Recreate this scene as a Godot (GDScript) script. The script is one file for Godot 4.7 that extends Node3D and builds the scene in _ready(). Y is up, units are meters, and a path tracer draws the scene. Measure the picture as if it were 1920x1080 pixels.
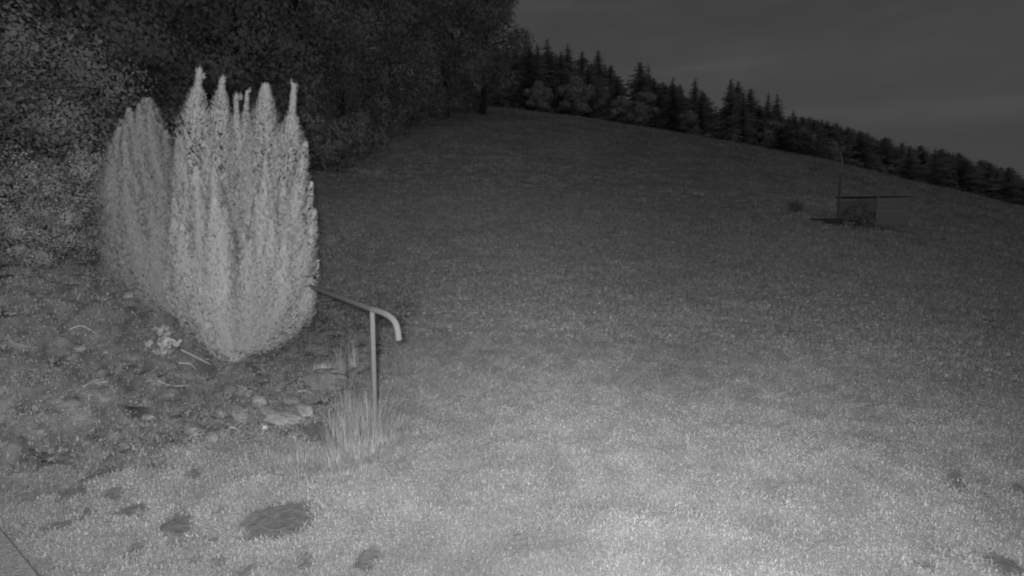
extends Node3D
# A dusk garden and hill meadow seen by an infrared night camera: everything is grey, the near lawn is lit by unseen lamps beside the lens.

const EYE := Vector3(0.0, 2.0, 0.0)
const PITCH := -6.0
const FOCAL := 1000.0
var rng := RandomNumberGenerator.new()
var lump := FastNoiseLite.new()
var patchy := FastNoiseLite.new()
var M := {}
var crest_az: Array[float] = []
var crest_up: Array[float] = []
var bare: Array[Vector4] = []      # x, z, half length, half depth of ground without grass
var taken := {}

func _ready():
	# ---- camera, sky, lamp, exposure
	var cam := Camera3D.new()
	cam.name = "camera"
	cam.position = EYE
	cam.rotation_degrees.x = PITCH
	cam.fov = rad_to_deg(2.0 * atan(540.0 / FOCAL))
	var lens := CameraAttributesPhysical.new()    # the camera's soft fixed focus
	lens.frustum_focal_length = 22.2
	lens.frustum_focus_distance = 1.5
	lens.exposure_aperture = 4.0
	cam.attributes = lens
	cam.fov = rad_to_deg(2.0 * atan(540.0 / FOCAL))
	cam.near = 0.05
	cam.far = 3000.0
	add_child(cam)
	cam.current = true
	var env := Environment.new()
	env.background_mode = Environment.BG_SKY
	env.sky = Sky.new()
	env.sky.sky_material = dusk_sky()
	env.background_energy_multiplier = 0.122
	env.tonemap_mode = Environment.TONE_MAPPER_LINEAR
	env.tonemap_exposure = 1.0
	env.sdfgi_enabled = true
	env.ssao_enabled = true
	env.ssil_enabled = true
	var we := WorldEnvironment.new()
	we.name = "environment"
	we.environment = env
	add_child(we)
	unseen_infrared_lamp("unseen_infrared_lamp_left", Vector3(-0.1, 2.1, 0.0), 500, 405, 46.0, 37.0)  # out of view, aimed to light the conifers and the left bank
	unseen_infrared_lamp("unseen_infrared_lamp_right", Vector3(0.1, 2.1, 0.0), 1290, 330, 43.0, 35.0)  # out of view, aimed to light the middle lawn and the meadow
	unseen_infrared_lamp("unseen_infrared_lamp_low", Vector3(0.16, 2.06, 0.0), 1490, 1120, 49.0, 20.0)  # out of view, aimed down to light the near lawn on the right
	# ---- tables and materials
	lump.seed = 11
	lump.frequency = 1.0
	patchy.seed = 5
	patchy.frequency = 1.0
	patchy.fractal_octaves = 4
	for p in [Vector2(-900, 235), Vector2(0, 205), Vector2(500, 192), Vector2(850, 199), Vector2(960, 207), Vector2(1100, 224), Vector2(1250, 249), Vector2(1400, 275), Vector2(1550, 304), Vector2(1700, 343), Vector2(1800, 364), Vector2(1920, 396), Vector2(2400, 455), Vector2(5000, 470)]:
		var d := ray(p.x, p.y)
		crest_az.append(atan2(d.x, -d.z))
		crest_up.append(d.y / Vector2(d.x, d.z).length())
	make_materials()
	# ---- setting
	list_bare_ground()
	ground()
	ground_patches()
	grass()
	# ---- plants of the wood and ridge
	ridge_spruces()
	ridge_broadleaves()
	wood_edge()
	left_shrubs()
	conifers()
	# ---- things
	handrail()
	field_shelter()
	bank_stones()
	bank_plants()
	bank_sticks()
	small_things()

# ------------------------------------------------------------------ places
func ray(u: float, v: float) -> Vector3:
	var d := Vector3((u - 960.0) / FOCAL, (540.0 - v) / FOCAL, -1.0).normalized()
	return d.rotated(Vector3.RIGHT, deg_to_rad(PITCH))

func at(u: float, v: float, r: float) -> Vector3:
	var d := ray(u, v)
	return EYE + d * (r / Vector2(d.x, d.z).length())

func hit(u: float, v: float) -> Vector3:
	var d := ray(u, v)
	var t := 1.0
	for i in 4000:
		var p := EYE + d * t
		if p.y <= height(p.x, p.z):
			return Vector3(p.x, height(p.x, p.z), p.z)
		t += 0.01 + t * 0.002
	return EYE + d * t

func on(x: float, z: float, up := 0.0) -> Vector3:
	return Vector3(x, height(x, z) + up, z)

func polar(az_deg: float, r: float) -> Vector3:
	var a := deg_to_rad(az_deg)
	return on(sin(a) * r, -cos(a) * r)

func crest(az: float) -> float:
	if az <= crest_az[0]:
		return crest_up[0]
	for i in crest_az.size() - 1:
		if az <= crest_az[i + 1]:
			var t := (az - crest_az[i]) / (crest_az[i + 1] - crest_az[i])
			return lerpf(crest_up[i], crest_up[i + 1], t)
	return crest_up[-1]

func height(x: float, z: float) -> float:
	var r := sqrt(x * x + z * z)
	var az := atan2(x, -z)
	var top := maxf(2.0 + 80.0 * crest(az), 0.5) * (1.0 - smoothstep(1.35, 2.1, absf(az)))
	var t := maxf(r - 6.0, 0.0) / 74.0
	var s := 0.0
	if t < 1.0:
		s = 1.6 * pow(t, 1.5) - 0.6 * pow(t, 2.5)
	else:
		s = 1.0 + 0.9 * 0.3 * (1.0 - exp(-(t - 1.0) / 0.3)) - 0.06 * minf(t - 1.0, 3.0)
	var h := top * s
	h += 1.25 * smoothstep(3.4, 6.0, -x) * (1.0 - smoothstep(12.0, 26.0, r)) * smoothstep(-1.0, 2.5, -z)
	if r < 14.0 and x < -1.0:
		var b := bank_share(x, z)
		if b > 0.0:
			var w := patchy.get_noise_2d(x * 1.4 + z * 0.5, z * 2.6 - x * 1.2)
			h += b * (0.09 * (1.0 - 2.2 * absf(w)) + 0.03 * patchy.get_noise_2d(x * 5.0, z * 5.0) - 0.05)
	var near := clampf(r / 60.0, 0.0, 1.0)
	h += lump.get_noise_2d(x * 0.45, z * 0.45) * lerpf(0.06, 0.3, near) + lump.get_noise_2d(x * 1.7 + 40.0, z * 1.7) * 0.025
	return h

# ------------------------------------------------------------------ naming
func numbered(called: String) -> String:
	if not taken.has(called):
		taken[called] = 0
		return called
	taken[called] += 1
	return "%s_%03d" % [called, taken[called]]

func tag(o: Node, label := "", category := "", group := "", kind := ""):
	if label: o.set_meta("label", label)
	if category: o.set_meta("category", category)
	if group: o.set_meta("group", group)
	if kind: o.set_meta("kind", kind)
	return o

func base(called: String, where: Vector3, turn := 0.0) -> Node3D:
	var o := Node3D.new()
	o.name = numbered(called)
	add_child(o)
	o.position = where
	o.rotation.y = turn
	return o

func build(mesh: Mesh, called: String, material: Material, parent: Node = null) -> MeshInstance3D:
	var o := MeshInstance3D.new()
	o.name = numbered(called) if parent == null else called
	o.mesh = mesh
	o.material_override = material
	if parent == null: add_child(o)
	else: parent.add_child(o, true)
	return o

# ------------------------------------------------------------------ triangle soup
class Soup:
	var v := PackedVector3Array()
	var n := PackedVector3Array()
	var c := PackedColorArray()
	var t := PackedVector2Array()
	func tri(a: Vector3, b: Vector3, d: Vector3, k: Color):
		var m := (d - a).cross(b - a).normalized()
		v.append(a); v.append(b); v.append(d)
		n.append(m); n.append(m); n.append(m)
		c.append(k); c.append(k); c.append(k)
	func tri_n(a: Vector3, b: Vector3, d: Vector3, na: Vector3, nb: Vector3, nd: Vector3, k: Color):
		v.append(a); v.append(b); v.append(d)
		n.append(na); n.append(nb); n.append(nd)
		c.append(k); c.append(k); c.append(k)
	func quad(a: Vector3, b: Vector3, d: Vector3, e: Vector3, k: Color):
		tri(a, b, d, k); tri(a, d, e, k)
	func box(at: Vector3, size: Vector3, k: Color, turn := Basis.IDENTITY, bevel := 0.0):
		var h := size * 0.5
		var q := bevel
		# chamfered box: six faces, twelve edge strips, eight corners
		var f := func(sx, sy, sz, ax): # corner of the face across axis ax
			var p := Vector3(sx * (h.x - (0.0 if ax == 0 else q)), sy * (h.y - (0.0 if ax == 1 else q)), sz * (h.z - (0.0 if ax == 2 else q)))
			return at + turn * p
		for s in [-1, 1]:
			face([f.call(s, -1, -1, 0), f.call(s, 1, -1, 0), f.call(s, 1, 1, 0), f.call(s, -1, 1, 0)], turn * Vector3(s, 0, 0), k)
			face([f.call(-1, s, -1, 1), f.call(1, s, -1, 1), f.call(1, s, 1, 1), f.call(-1, s, 1, 1)], turn * Vector3(0, s, 0), k)
			face([f.call(-1, -1, s, 2), f.call(1, -1, s, 2), f.call(1, 1, s, 2), f.call(-1, 1, s, 2)], turn * Vector3(0, 0, s), k)
		if q > 0.0:
			for a in [-1, 1]:
				for b in [-1, 1]:
					face([f.call(a, b, -1, 0), f.call(a, b, 1, 0), f.call(a, b, 1, 1), f.call(a, b, -1, 1)], turn * Vector3(a, b, 0), k)
					face([f.call(a, -1, b, 0), f.call(a, 1, b, 0), f.call(a, 1, b, 2), f.call(a, -1, b, 2)], turn * Vector3(a, 0, b), k)
					face([f.call(-1, a, b, 1), f.call(1, a, b, 1), f.call(1, a, b, 2), f.call(-1, a, b, 2)], turn * Vector3(0, a, b), k)
					for d in [-1, 1]:
						face([f.call(a, b, d, 0), f.call(a, b, d, 1), f.call(a, b, d, 2)], turn * Vector3(a, b, d), k)
	func face(p: Array, out: Vector3, k: Color):
		var m: Vector3 = (p[2] - p[0]).cross(p[1] - p[0])
		if m.dot(out) < 0.0: p.reverse()
		for i in range(1, p.size() - 1): tri(p[0], p[i], p[i + 1], k)
	func tube(path: PackedVector3Array, radii: Array, sides: int, k: Color, caps := true):
		var rings := []
		var up := Vector3.UP if absf((path[1] - path[0]).normalized().y) < 0.9 else Vector3.RIGHT
		for i in path.size():
			var d := (path[mini(i + 1, path.size() - 1)] - path[maxi(i - 1, 0)]).normalized()
			var s := d.cross(up).normalized()
			up = s.cross(d).normalized()
			var ring := []
			for j in sides + 1:
				var a := TAU * j / sides
				ring.append(s * cos(a) + up * sin(a))
			rings.append(ring)
		for i in path.size() - 1:
			var ra: float = radii[mini(i, radii.size() - 1)]
			var rb: float = radii[mini(i + 1, radii.size() - 1)]
			for j in sides:
				var n0: Vector3 = rings[i][j]
				var n1: Vector3 = rings[i][j + 1]
				var n2: Vector3 = rings[i + 1][j]
				var n3: Vector3 = rings[i + 1][j + 1]
				var a := path[i] + n0 * ra
				var b := path[i] + n1 * ra
				var d := path[i + 1] + n2 * rb
				var e := path[i + 1] + n3 * rb
				tri_n(a, b, e, n0, n1, n3, k)
				tri_n(a, e, d, n0, n3, n2, k)
		if caps:
			for q in [0, path.size() - 1]:
				var rr: float = radii[mini(q, radii.size() - 1)]
				var out: Vector3 = (path[0] - path[1]) if q == 0 else (path[q] - path[q - 1])
				for j in sides:
					face([path[q], path[q] + rings[q][j] * rr, path[q] + rings[q][j + 1] * rr], out, k)
	func done() -> ArrayMesh:
		var arrays := []
		arrays.resize(Mesh.ARRAY_MAX)
		arrays[Mesh.ARRAY_VERTEX] = v
		arrays[Mesh.ARRAY_NORMAL] = n
		arrays[Mesh.ARRAY_COLOR] = c
		var m := ArrayMesh.new()
		m.add_surface_from_arrays(Mesh.PRIMITIVE_TRIANGLES, arrays)
		return m

func grey(a: float) -> Color:
	return Color(a, a, a)

# ------------------------------------------------------------------ sky, lamp, materials
func dusk_sky() -> PanoramaSkyMaterial:
	var w := 1024
	var hgt := 512
	var streak := FastNoiseLite.new()
	streak.seed = 21
	streak.frequency = 1.0
	streak.fractal_octaves = 4
	var img := Image.create(w, hgt, false, Image.FORMAT_RGBF)
	for j in hgt:
		var el := (0.5 - (j + 0.5) / hgt) * PI
		for i in w:
			var az := ((i + 0.5) / w - 0.5) * TAU            # 0 is ahead (-z), positive to the right
			var d := Vector3(sin(az) * cos(el), sin(el), -cos(az) * cos(el))
			var glow := maxf(0.0, d.dot(Vector3(0.06, 0.12, -1.0).normalized()))
			var l := 0.47 + 0.17 * pow(glow, 4.0) - 0.03 * maxf(d.y, 0.0)
			if el > -0.05:
				var e := maxf(el, 0.02)
				var k := streak.get_noise_3d(d.x * 1.2, e * 22.0, d.z * 1.2)
				var big := streak.get_noise_3d(d.x * 1.6 + 7.0, e * 6.0, d.z * 1.6)
				l += 0.3 * smoothstep(0.05, 0.55, k) * (0.3 + 0.7 * pow(glow, 6.0)) + 0.09 * big + 0.035 * streak.get_noise_3d(d.x * 14.0, e * 40.0, d.z * 14.0)
			img.set_pixel(i, j, Color(l, l, l))
	var m := PanoramaSkyMaterial.new()
	m.panorama = ImageTexture.create_from_image(img)
	return m

func unseen_infrared_lamp(called: String, where: Vector3, u: float, v: float, half: float, energy: float):  # spotlight for an unseen lamp by the lens, no fitting modelled
	var l := SpotLight3D.new()
	l.name = called
	add_child(l)
	l.position = where
	l.look_at(where + ray(u, v), Vector3.UP)
	l.light_energy = energy
	l.light_size = 0.1
	l.spot_angle = half
	l.spot_angle_attenuation = 1.0
	l.spot_range = 120.0
	l.spot_attenuation = 2.0
	l.shadow_enabled = true

func noise_texture(freq: float, low: float, high: float, s: int, octaves := 4) -> NoiseTexture2D:
	var t := NoiseTexture2D.new()
	var f := FastNoiseLite.new()
	f.seed = s
	f.frequency = freq
	f.fractal_octaves = octaves
	t.noise = f
	t.width = 512
	t.height = 512
	t.seamless = true
	var g := Gradient.new()
	g.set_color(0, grey(low).linear_to_srgb())
	g.set_color(1, grey(high).linear_to_srgb())
	t.color_ramp = g
	return t

func surface(rough: float, tex: Texture2D = null, scale := 1.0, bump: Texture2D = null, depth := 1.0) -> StandardMaterial3D:
	var m := StandardMaterial3D.new()
	m.vertex_color_use_as_albedo = true
	m.roughness = rough
	m.metallic_specular = 0.12
	if tex or bump:
		m.uv1_triplanar = true
		m.uv1_world_triplanar = true
		m.uv1_scale = Vector3.ONE * scale
	if tex: m.albedo_texture = tex
	if bump:
		m.normal_enabled = true
		m.normal_texture = bump
		m.normal_scale = depth
	return m

func make_materials():
	var nm := NoiseTexture2D.new()
	var f := FastNoiseLite.new()
	f.seed = 3
	f.frequency = 0.05
	f.fractal_octaves = 5
	nm.noise = f
	nm.width = 512
	nm.height = 512
	nm.seamless = true
	nm.as_normal_map = true
	nm.bump_strength = 10.0
	M.ground = surface(0.95, noise_texture(0.03, 0.55, 1.0, 8, 5), 0.7, nm, 0.2)
	M.stone = surface(0.9, noise_texture(0.02, 0.6, 1.0, 9), 2.0, nm, 0.8)
	M.bark = surface(0.95, noise_texture(0.04, 0.5, 1.0, 10), 1.0, nm, 1.0)
	M.metal = surface(0.85, noise_texture(0.06, 0.5, 1.0, 12), 3.0)
	M.wood = surface(0.9, noise_texture(0.03, 0.6, 1.0, 13), 1.5)
	M.leaf = surface(0.75)
	M.leaf.cull_mode = BaseMaterial3D.CULL_DISABLED
	M.leaf.backlight_enabled = true
	M.leaf.backlight = Color(0.45, 0.45, 0.45)
	M.needle = surface(0.8)
	M.needle.cull_mode = BaseMaterial3D.CULL_DISABLED
	M.needle.backlight_enabled = true
	M.needle.backlight = Color(0.25, 0.25, 0.25)
	M.blade = surface(0.8)
	M.blade.backlight_enabled = true
	M.blade.backlight = Color(0.35, 0.35, 0.35)
	M.blade.cull_mode = BaseMaterial3D.CULL_DISABLED

# ------------------------------------------------------------------ ground
func list_bare_ground():
	# dark bare patches in the lawn: pixel centre and half sizes seen there
	for p in PATCHES:
		var c := hit(p[0], p[1])
		var e := hit(p[0] + p[2], p[1])
		var f := hit(p[0], p[1] - p[3])
		bare.append(Vector4(c.x, c.z, Vector2(e.x - c.x, e.z - c.z).length() * 1.15, Vector2(f.x - c.x, f.z - c.z).length() * 1.35))

const PATCHES := [
	[522, 982, 66, 30, "largest dark bare patch, a broad smooth oval in the pale lawn"],
	[332, 988, 30, 26, "dark two-lobed bare patch left of the broad smooth oval one"],
	[246, 961, 32, 11, "thin dark bare patch up the lawn from the two-lobed one"],
	[692, 1050, 27, 17, "pale grey bare patch with dry blades over it, right of the broad oval one"],
	[572, 1051, 20, 12, "small bare patch at the bottom between the broad oval and the pale grey one"],
	[413, 1053, 15, 10, "small dark round bare patch below the two-lobed one"],
	[205, 890, 36, 14, "long dark bare patch farthest up the left lawn among the fainter ones"],
	[362, 892, 16, 12, "dark bare patch on the lawn below the stony bank, with stems across"],
	[215, 924, 18, 9, "dark bare patch between the long one and the thin one"],
	[168, 962, 16, 8, "small faint bare patch beside the thin dark one"],
	[112, 990, 26, 10, "faint bare patch nearest the concrete ledge"],
	[400, 1016, 15, 7, "narrow bare patch directly right of the two-lobed one"],
	[468, 1072, 24, 12, "bare patch cut by the bottom of the picture"],
	[254, 1028, 16, 9, "small bare patch below left of the two-lobed one"],
	[1912, 921, 14, 10, "dark bare patch on the right, highest of the group in the shaded lawn"],
	[1882, 1062, 30, 16, "dark bare patch in the bottom right corner of the lawn"],
	[1740, 1066, 22, 8, "dark bare patch left of the corner one at the bottom right"],
	[1790, 900, 14, 18, "dim upright bare patch at the edge of the lit lawn"],
	[1466, 736, 16, 8, "small dark bare patch alone in the middle of the lit lawn"],
	[1843, 603, 18, 8, "dark bare patch in the dim meadow on the right"],
	[75, 858, 30, 7, "long faint bare patch farthest left below the bank"],
	[290, 878, 22, 7, "faint bare patch just under the bank, right of the long dark one"],
	[140, 926, 24, 8, "ragged faint bare patch left of the one between the long and the thin one"],
	[414, 958, 14, 8, "small faint bare patch left of the broad oval's upper edge"],
	[250, 1049, 14, 7, "tiny faint bare patch under the two-lobed one, lower of two"],
	[200, 1062, 13, 7, "tiny faint bare patch near the bottom, toward the concrete ledge"],
	[296, 1063, 14, 7, "tiny faint bare patch at the bottom left of the small round one"],
	[365, 1051, 18, 5, "thin faint streak of bare earth touching the small round patch"],
	[1242, 636, 26, 7, "shallow dark hollow in the middle of the lawn"],
]

func bareness(x: float, z: float) -> float:
	var b := 0.0
	for p in bare:
		var dx := absf(x - p.x)
		if dx > 1.6 * maxf(p.z, p.w) + 0.1: continue
		var side := Vector2(-p.y, p.x).normalized() if false else Vector2(-p.y, p.x).normalized()
		var away := Vector2(p.x, p.y).normalized()
		var q := Vector2(x - p.x, z - p.y)
		var e := Vector2(q.dot(side) / p.z, q.dot(away) / p.w).length()
		e += 0.45 * patchy.get_noise_2d(x * 5.0, z * 5.0)
		b = maxf(b, 1.0 - smoothstep(0.85, 1.1, e))
	return b

func bank_share(x: float, z: float) -> float:   # 1 on the stony bank left of the rail
	var r := sqrt(x * x + z * z)
	var s := smoothstep(-1.5, -2.1, x + 0.5 * patchy.get_noise_2d(x, z))
	return s * smoothstep(5.0, 5.8, r + 0.6 * patchy.get_noise_2d(x * 1.5, z * 1.5)) * (1.0 - smoothstep(10.0, 14.0, r))

func ground_tone(x: float, z: float) -> float:
	var r := sqrt(x * x + z * z)
	var k := 0.52 + 0.06 * patchy.get_noise_2d(x * 0.35, z * 0.35) + 0.08 * patchy.get_noise_2d(x * 1.8, z * 1.8)
	k = lerpf(k, clampf(0.36 + 0.34 * patchy.get_noise_2d(x * 2.1 + z * 0.8, z * 3.6 - x * 1.6), 0.12, 0.8), bank_share(x, z))
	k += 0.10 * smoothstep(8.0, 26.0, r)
	if r < 40.0:
		k = lerpf(k, 0.32, 0.8 * bareness(x, z))
	return k

func ground():
	var rings: Array[float] = [0.0]
	var r := 0.6
	while r < 1500.0:
		rings.append(r)
		r += clampf(r * 0.017, 0.05, 60.0) if r > 2.5 else 0.25
	var steps := []
	var a := -180.0
	while a < 180.0:
		steps.append(deg_to_rad(a))
		a += 0.6 if absf(a) < 56.0 else 4.0
	steps.append(PI)
	var st := PackedVector3Array()
	var col := PackedColorArray()
	var idx := PackedInt32Array()
	var n := steps.size()
	for rr in rings:
		for az in steps:
			var x := sin(az) * float(rr)
			var z := -cos(az) * float(rr)
			st.append(on(x, z))
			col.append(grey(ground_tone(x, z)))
	for i in rings.size() - 1:
		for j in n - 1:
			var p := i * n + j
			idx.append_array(PackedInt32Array([p, p + n, p + n + 1, p, p + n + 1, p + 1]))
	var nor := PackedVector3Array()
	for p in st:
		var e := maxf(0.05, Vector2(p.x, p.z).length() * 0.01)
		nor.append(Vector3(height(p.x - e, p.z) - height(p.x + e, p.z), 2.0 * e, height(p.x, p.z - e) - height(p.x, p.z + e)).normalized())
	var arrays := []
	arrays.resize(Mesh.ARRAY_MAX)
	arrays[Mesh.ARRAY_VERTEX] = st
	arrays[Mesh.ARRAY_NORMAL] = nor
	arrays[Mesh.ARRAY_COLOR] = col
	arrays[Mesh.ARRAY_INDEX] = idx
	var m := ArrayMesh.new()
	m.add_surface_from_arrays(Mesh.PRIMITIVE_TRIANGLES, arrays)
	tag(build(m, "ground", M.ground), "grey lawn rising into a rounded hill meadow", "", "", "structure")

func ground_patches():
	for i in PATCHES.size():
		var p := bare[i]
		if Vector2(p.x, p.y).length() > 6.4 and i > 13: continue
		var s := Soup.new()
		var c := on(p.x, p.y)
		var side := Vector2(-p.y, p.x).normalized()
		var away := Vector2(p.x, p.y).normalized()
		var pts := []
		var rows := 4
		for k in rows + 1:
			var row := []
			for j in 29:
				var an := TAU * (j % 28) / 28.0
				var e := (0.9 + 0.5 * patchy.get_noise_2d(p.x * 3.0 + cos(an) * 0.9, p.y * 3.0 + sin(an) * 0.9)) * k / rows
				var w := side * cos(an) * p.z * e + away * sin(an) * p.w * e
				row.append(on(c.x + w.x, c.z + w.y, 0.012 - 0.016 * pow(float(k) / rows, 3.0)) - c)
			pts.append(row)
		for k in rows:
			for j in 28:
				var tone := grey((0.32 if PATCHES[i][2] > 28 else 0.38 if PATCHES[i][1] > 800 else 0.46) + 0.08 * patchy.get_noise_2d(p.x * 9.0 + j, p.y * 9.0 + k))
				for t in [[pts[k][j], pts[k][j + 1], pts[k + 1][j + 1]], [pts[k][j], pts[k + 1][j + 1], pts[k + 1][j]]]:
					var g: Vector3 = (t[2] - t[0]).cross(t[1] - t[0])
					if g.y >= 0.0: s.tri_n(t[0], t[1], t[2], Vector3.UP, Vector3.UP, Vector3.UP, tone)
					else: s.tri_n(t[0], t[2], t[1], Vector3.UP, Vector3.UP, Vector3.UP, tone)
		var o := build(s.done(), "bare_patch", M.ground)
		o.position = c
		tag(o, PATCHES[i][4], "", "bare patches in the lawn", "structure")

# ------------------------------------------------------------------ grass
func tuft(blades: int, tall: float, wide: float, spread: float, lean: float) -> ArrayMesh:
	var s := Soup.new()
	for i in blades:
		var a := rng.randf() * TAU
		var foot := Vector3(cos(a), 0, sin(a)) * spread * sqrt(rng.randf())
		var b := rng.randf() * TAU
		var out := Vector3(cos(b), 0, sin(b))
		var side := Vector3(-out.z, 0, out.x) * wide * rng.randf_range(0.6, 1.2)
		var h := tall * rng.randf_range(0.45, 1.15)
		var l := lean * rng.randf_range(0.2, 1.4)
		var mid := foot + Vector3.UP * h * 0.6 + out * h * l * 0.35
		var tip := foot + Vector3.UP * h * (1.0 - 0.25 * l) + out * h * l
		var k := grey(rng.randf_range(0.88, 1.1))
		s.tri(foot - side, mid - side * 0.8, foot + side, k)
		s.tri(foot + side, mid - side * 0.8, mid + side * 0.8, k)
		s.tri(mid - side * 0.8, tip, mid + side * 0.8, k)
	return s.done()

func sow(called: String, label: String, meshes: Array, count: int, r0: float, r1: float, az: float, size0: float, size1: float, keep: Callable):
	var per := count / meshes.size()
	for m in meshes:
		var buf := PackedFloat32Array()
		var made := 0
		var tries := 0
		while made < per and tries < per * 4:
			tries += 1
			var r := sqrt(lerpf(r0 * r0, r1 * r1, rng.randf()))
			var a := deg_to_rad(rng.randf_range(-az, az))
			var x := sin(a) * r
			var z := -cos(a) * r
			var tone: float = keep.call(x, z, r)
			if tone <= 0.0: continue
			made += 1
			var y := height(x, z) - 0.004
			var f := clampf((r - r0) / (r1 - r0), 0.0, 1.0)
			var sc := lerpf(size0, size1, f) * rng.randf_range(0.75, 1.3)
			var b := Basis(Vector3.UP, rng.randf() * TAU).scaled(Vector3(sc, sc * rng.randf_range(0.75, 1.2), sc))
			buf.append_array(PackedFloat32Array([b.x.x, b.y.x, b.z.x, x, b.x.y, b.y.y, b.z.y, y, b.x.z, b.y.z, b.z.z, z, tone, tone, tone, 1.0]))
		var mm := MultiMesh.new()
		mm.transform_format = MultiMesh.TRANSFORM_3D
		mm.use_colors = true
		mm.mesh = m
		mm.instance_count = made
		mm.buffer = buf
		var o := MultiMeshInstance3D.new()
		o.name = numbered(called)
		o.multimesh = mm
		o.material_override = M.blade
		add_child(o)
		tag(o, label, "", called.replace("_", " "), "stuff")

func lawn_tone(x: float, z: float, r: float) -> float:
	if bareness(x, z) > (rng.randf_range(0.1, 0.75) if r < 6.4 else rng.randf_range(0.35, 1.5)) or rng.randf() < smoothstep(17.0, 30.0, r): return 0.0
	var b := bank_share(x, z)
	var n0 := patchy.get_noise_2d(x * 2.1 + z * 0.8, z * 3.6 - x * 1.6)
	if rng.randf() < b * (0.72 - 0.5 * n0): return 0.0
	var n := patchy.get_noise_2d(x * 2.2, z * 2.2)
	var n2 := patchy.get_noise_2d(x * 0.5 + 90.0, z * 0.5)
	var t := 0.47 + 0.12 * n + 0.06 * n2
	if rng.randf() < 0.012: t += 0.12
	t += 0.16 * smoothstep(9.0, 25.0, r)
	return clampf(lerpf(t, t * 0.9, b) * rng.randf_range(0.93, 1.07), 0.1, 0.8)

func meadow_tone(x: float, z: float, r: float) -> float:
	if bareness(x, z) > 0.4 or rng.randf() > smoothstep(20.0, 42.0, r): return 0.0
	var n := patchy.get_noise_2d(x * 0.8, z * 0.8)
	var n2 := patchy.get_noise_2d(x * 0.16 + 30.0, z * 0.16)
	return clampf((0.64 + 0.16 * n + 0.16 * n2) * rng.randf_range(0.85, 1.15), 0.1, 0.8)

func grass():
	rng.seed = 100
	var near := []
	for i in 3: near.append(tuft(22, 0.027, 0.003, 0.055, 2.3))
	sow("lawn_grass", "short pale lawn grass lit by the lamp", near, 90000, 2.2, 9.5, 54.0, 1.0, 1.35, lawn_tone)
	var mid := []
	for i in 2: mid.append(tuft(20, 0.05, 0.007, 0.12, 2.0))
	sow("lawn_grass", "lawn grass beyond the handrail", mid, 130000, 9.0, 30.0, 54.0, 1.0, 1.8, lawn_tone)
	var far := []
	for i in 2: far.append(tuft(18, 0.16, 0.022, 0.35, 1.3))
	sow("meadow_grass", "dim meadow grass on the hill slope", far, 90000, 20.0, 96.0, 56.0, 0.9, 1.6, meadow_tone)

# ------------------------------------------------------------------ foliage
func leaf(s: Soup, p: Vector3, along: Vector3, face: Vector3, long: float, wide: float, k: Color, to := Vector3.ZERO):
	var side := along.cross(face).normalized() * wide * 0.5
	var bend := face * long * 0.12
	var a := p - along * long * 0.5
	var b := p + along * long * 0.5 - bend
	var m := (face * 0.45 + to * 0.8).normalized() if to != Vector3.ZERO else face
	for t in [[a, p + side + bend * 0.5, p - side + bend * 0.5], [p - side + bend * 0.5, p + side + bend * 0.5, b]]:
		var g: Vector3 = (t[2] - t[0]).cross(t[1] - t[0])
		if g.dot(m) > 0.0: s.tri_n(t[0], t[1], t[2], m, m, m, k)
		else: s.tri_n(t[0], t[2], t[1], m, m, m, k)

func crown(lobes: Array, count: int, size: float, tone: float, gap := -0.05, droop := 0.4, grain := 1.0) -> ArrayMesh:
	# lobes: [centre, radii]; leaves fill the shell of each lobe in clumps with gaps between them
	var s := Soup.new()
	var total := 0.0
	for l in lobes: total += l[1].x * l[1].y + l[1].y * l[1].z
	for l in lobes:
		var n := int(count * (l[1].x * l[1].y + l[1].y * l[1].z) / total)
		var off := Vector3(rng.randf(), rng.randf(), rng.randf()) * 50.0
		for i in n:
			var d := Vector3(rng.randfn(), rng.randfn(), rng.randfn()).normalized()
			var far := pow(rng.randf(), 0.45) * rng.randf_range(0.88, 1.08)
			var p: Vector3 = l[0] + d * l[1] * far
			var q := (p + off) * grain
			var k := lump.get_noise_3d(q.x, q.y, q.z)
			if k < gap: continue
			p += d * 0.5 * size * k * 3.0
			var face := (d + Vector3(rng.randfn(), rng.randfn(), rng.randfn()) * 0.7 + Vector3.UP * 0.3).normalized()
			var along := face.cross(Vector3(rng.randfn(), rng.randfn(), rng.randfn())).normalized()
			along = (along + Vector3.DOWN * droop).normalized()
			var z := size * rng.randf_range(0.6, 1.3)
			leaf(s, p, along, face, z, z * rng.randf_range(0.45, 0.7), grey(tone * rng.randf_range(0.88, 1.12) * (1.0 + 0.4 * k)), d)
	return s.done()

func trunk_mesh(tall: float, thick: float, limbs: Array, tone := 0.16) -> ArrayMesh:
	var s := Soup.new()
	var path := PackedVector3Array()
	var rad := []
	for i in 7:
		var t := i / 6.0
		path.append(Vector3(0.10 * tall * 0.2 * sin(t * 4.0), t * tall - 0.25, 0.03 * tall * sin(t * 5.0 + 1.0)))
		rad.append(thick * (1.35 - t if i == 0 else 1.0 - 0.75 * t))
	s.tube(path, rad, 9, grey(tone))
	for l in limbs:
		var a: Vector3 = path[3].lerp(path[5], rng.randf())
		var b: Vector3 = l
		var m := a.lerp(b, 0.5) + Vector3(0, (b - a).length() * 0.08, 0)
		s.tube(PackedVector3Array([a, m, b]), [thick * 0.4, thick * 0.26, thick * 0.07], 6, grey(tone))
	return s.done()

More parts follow.
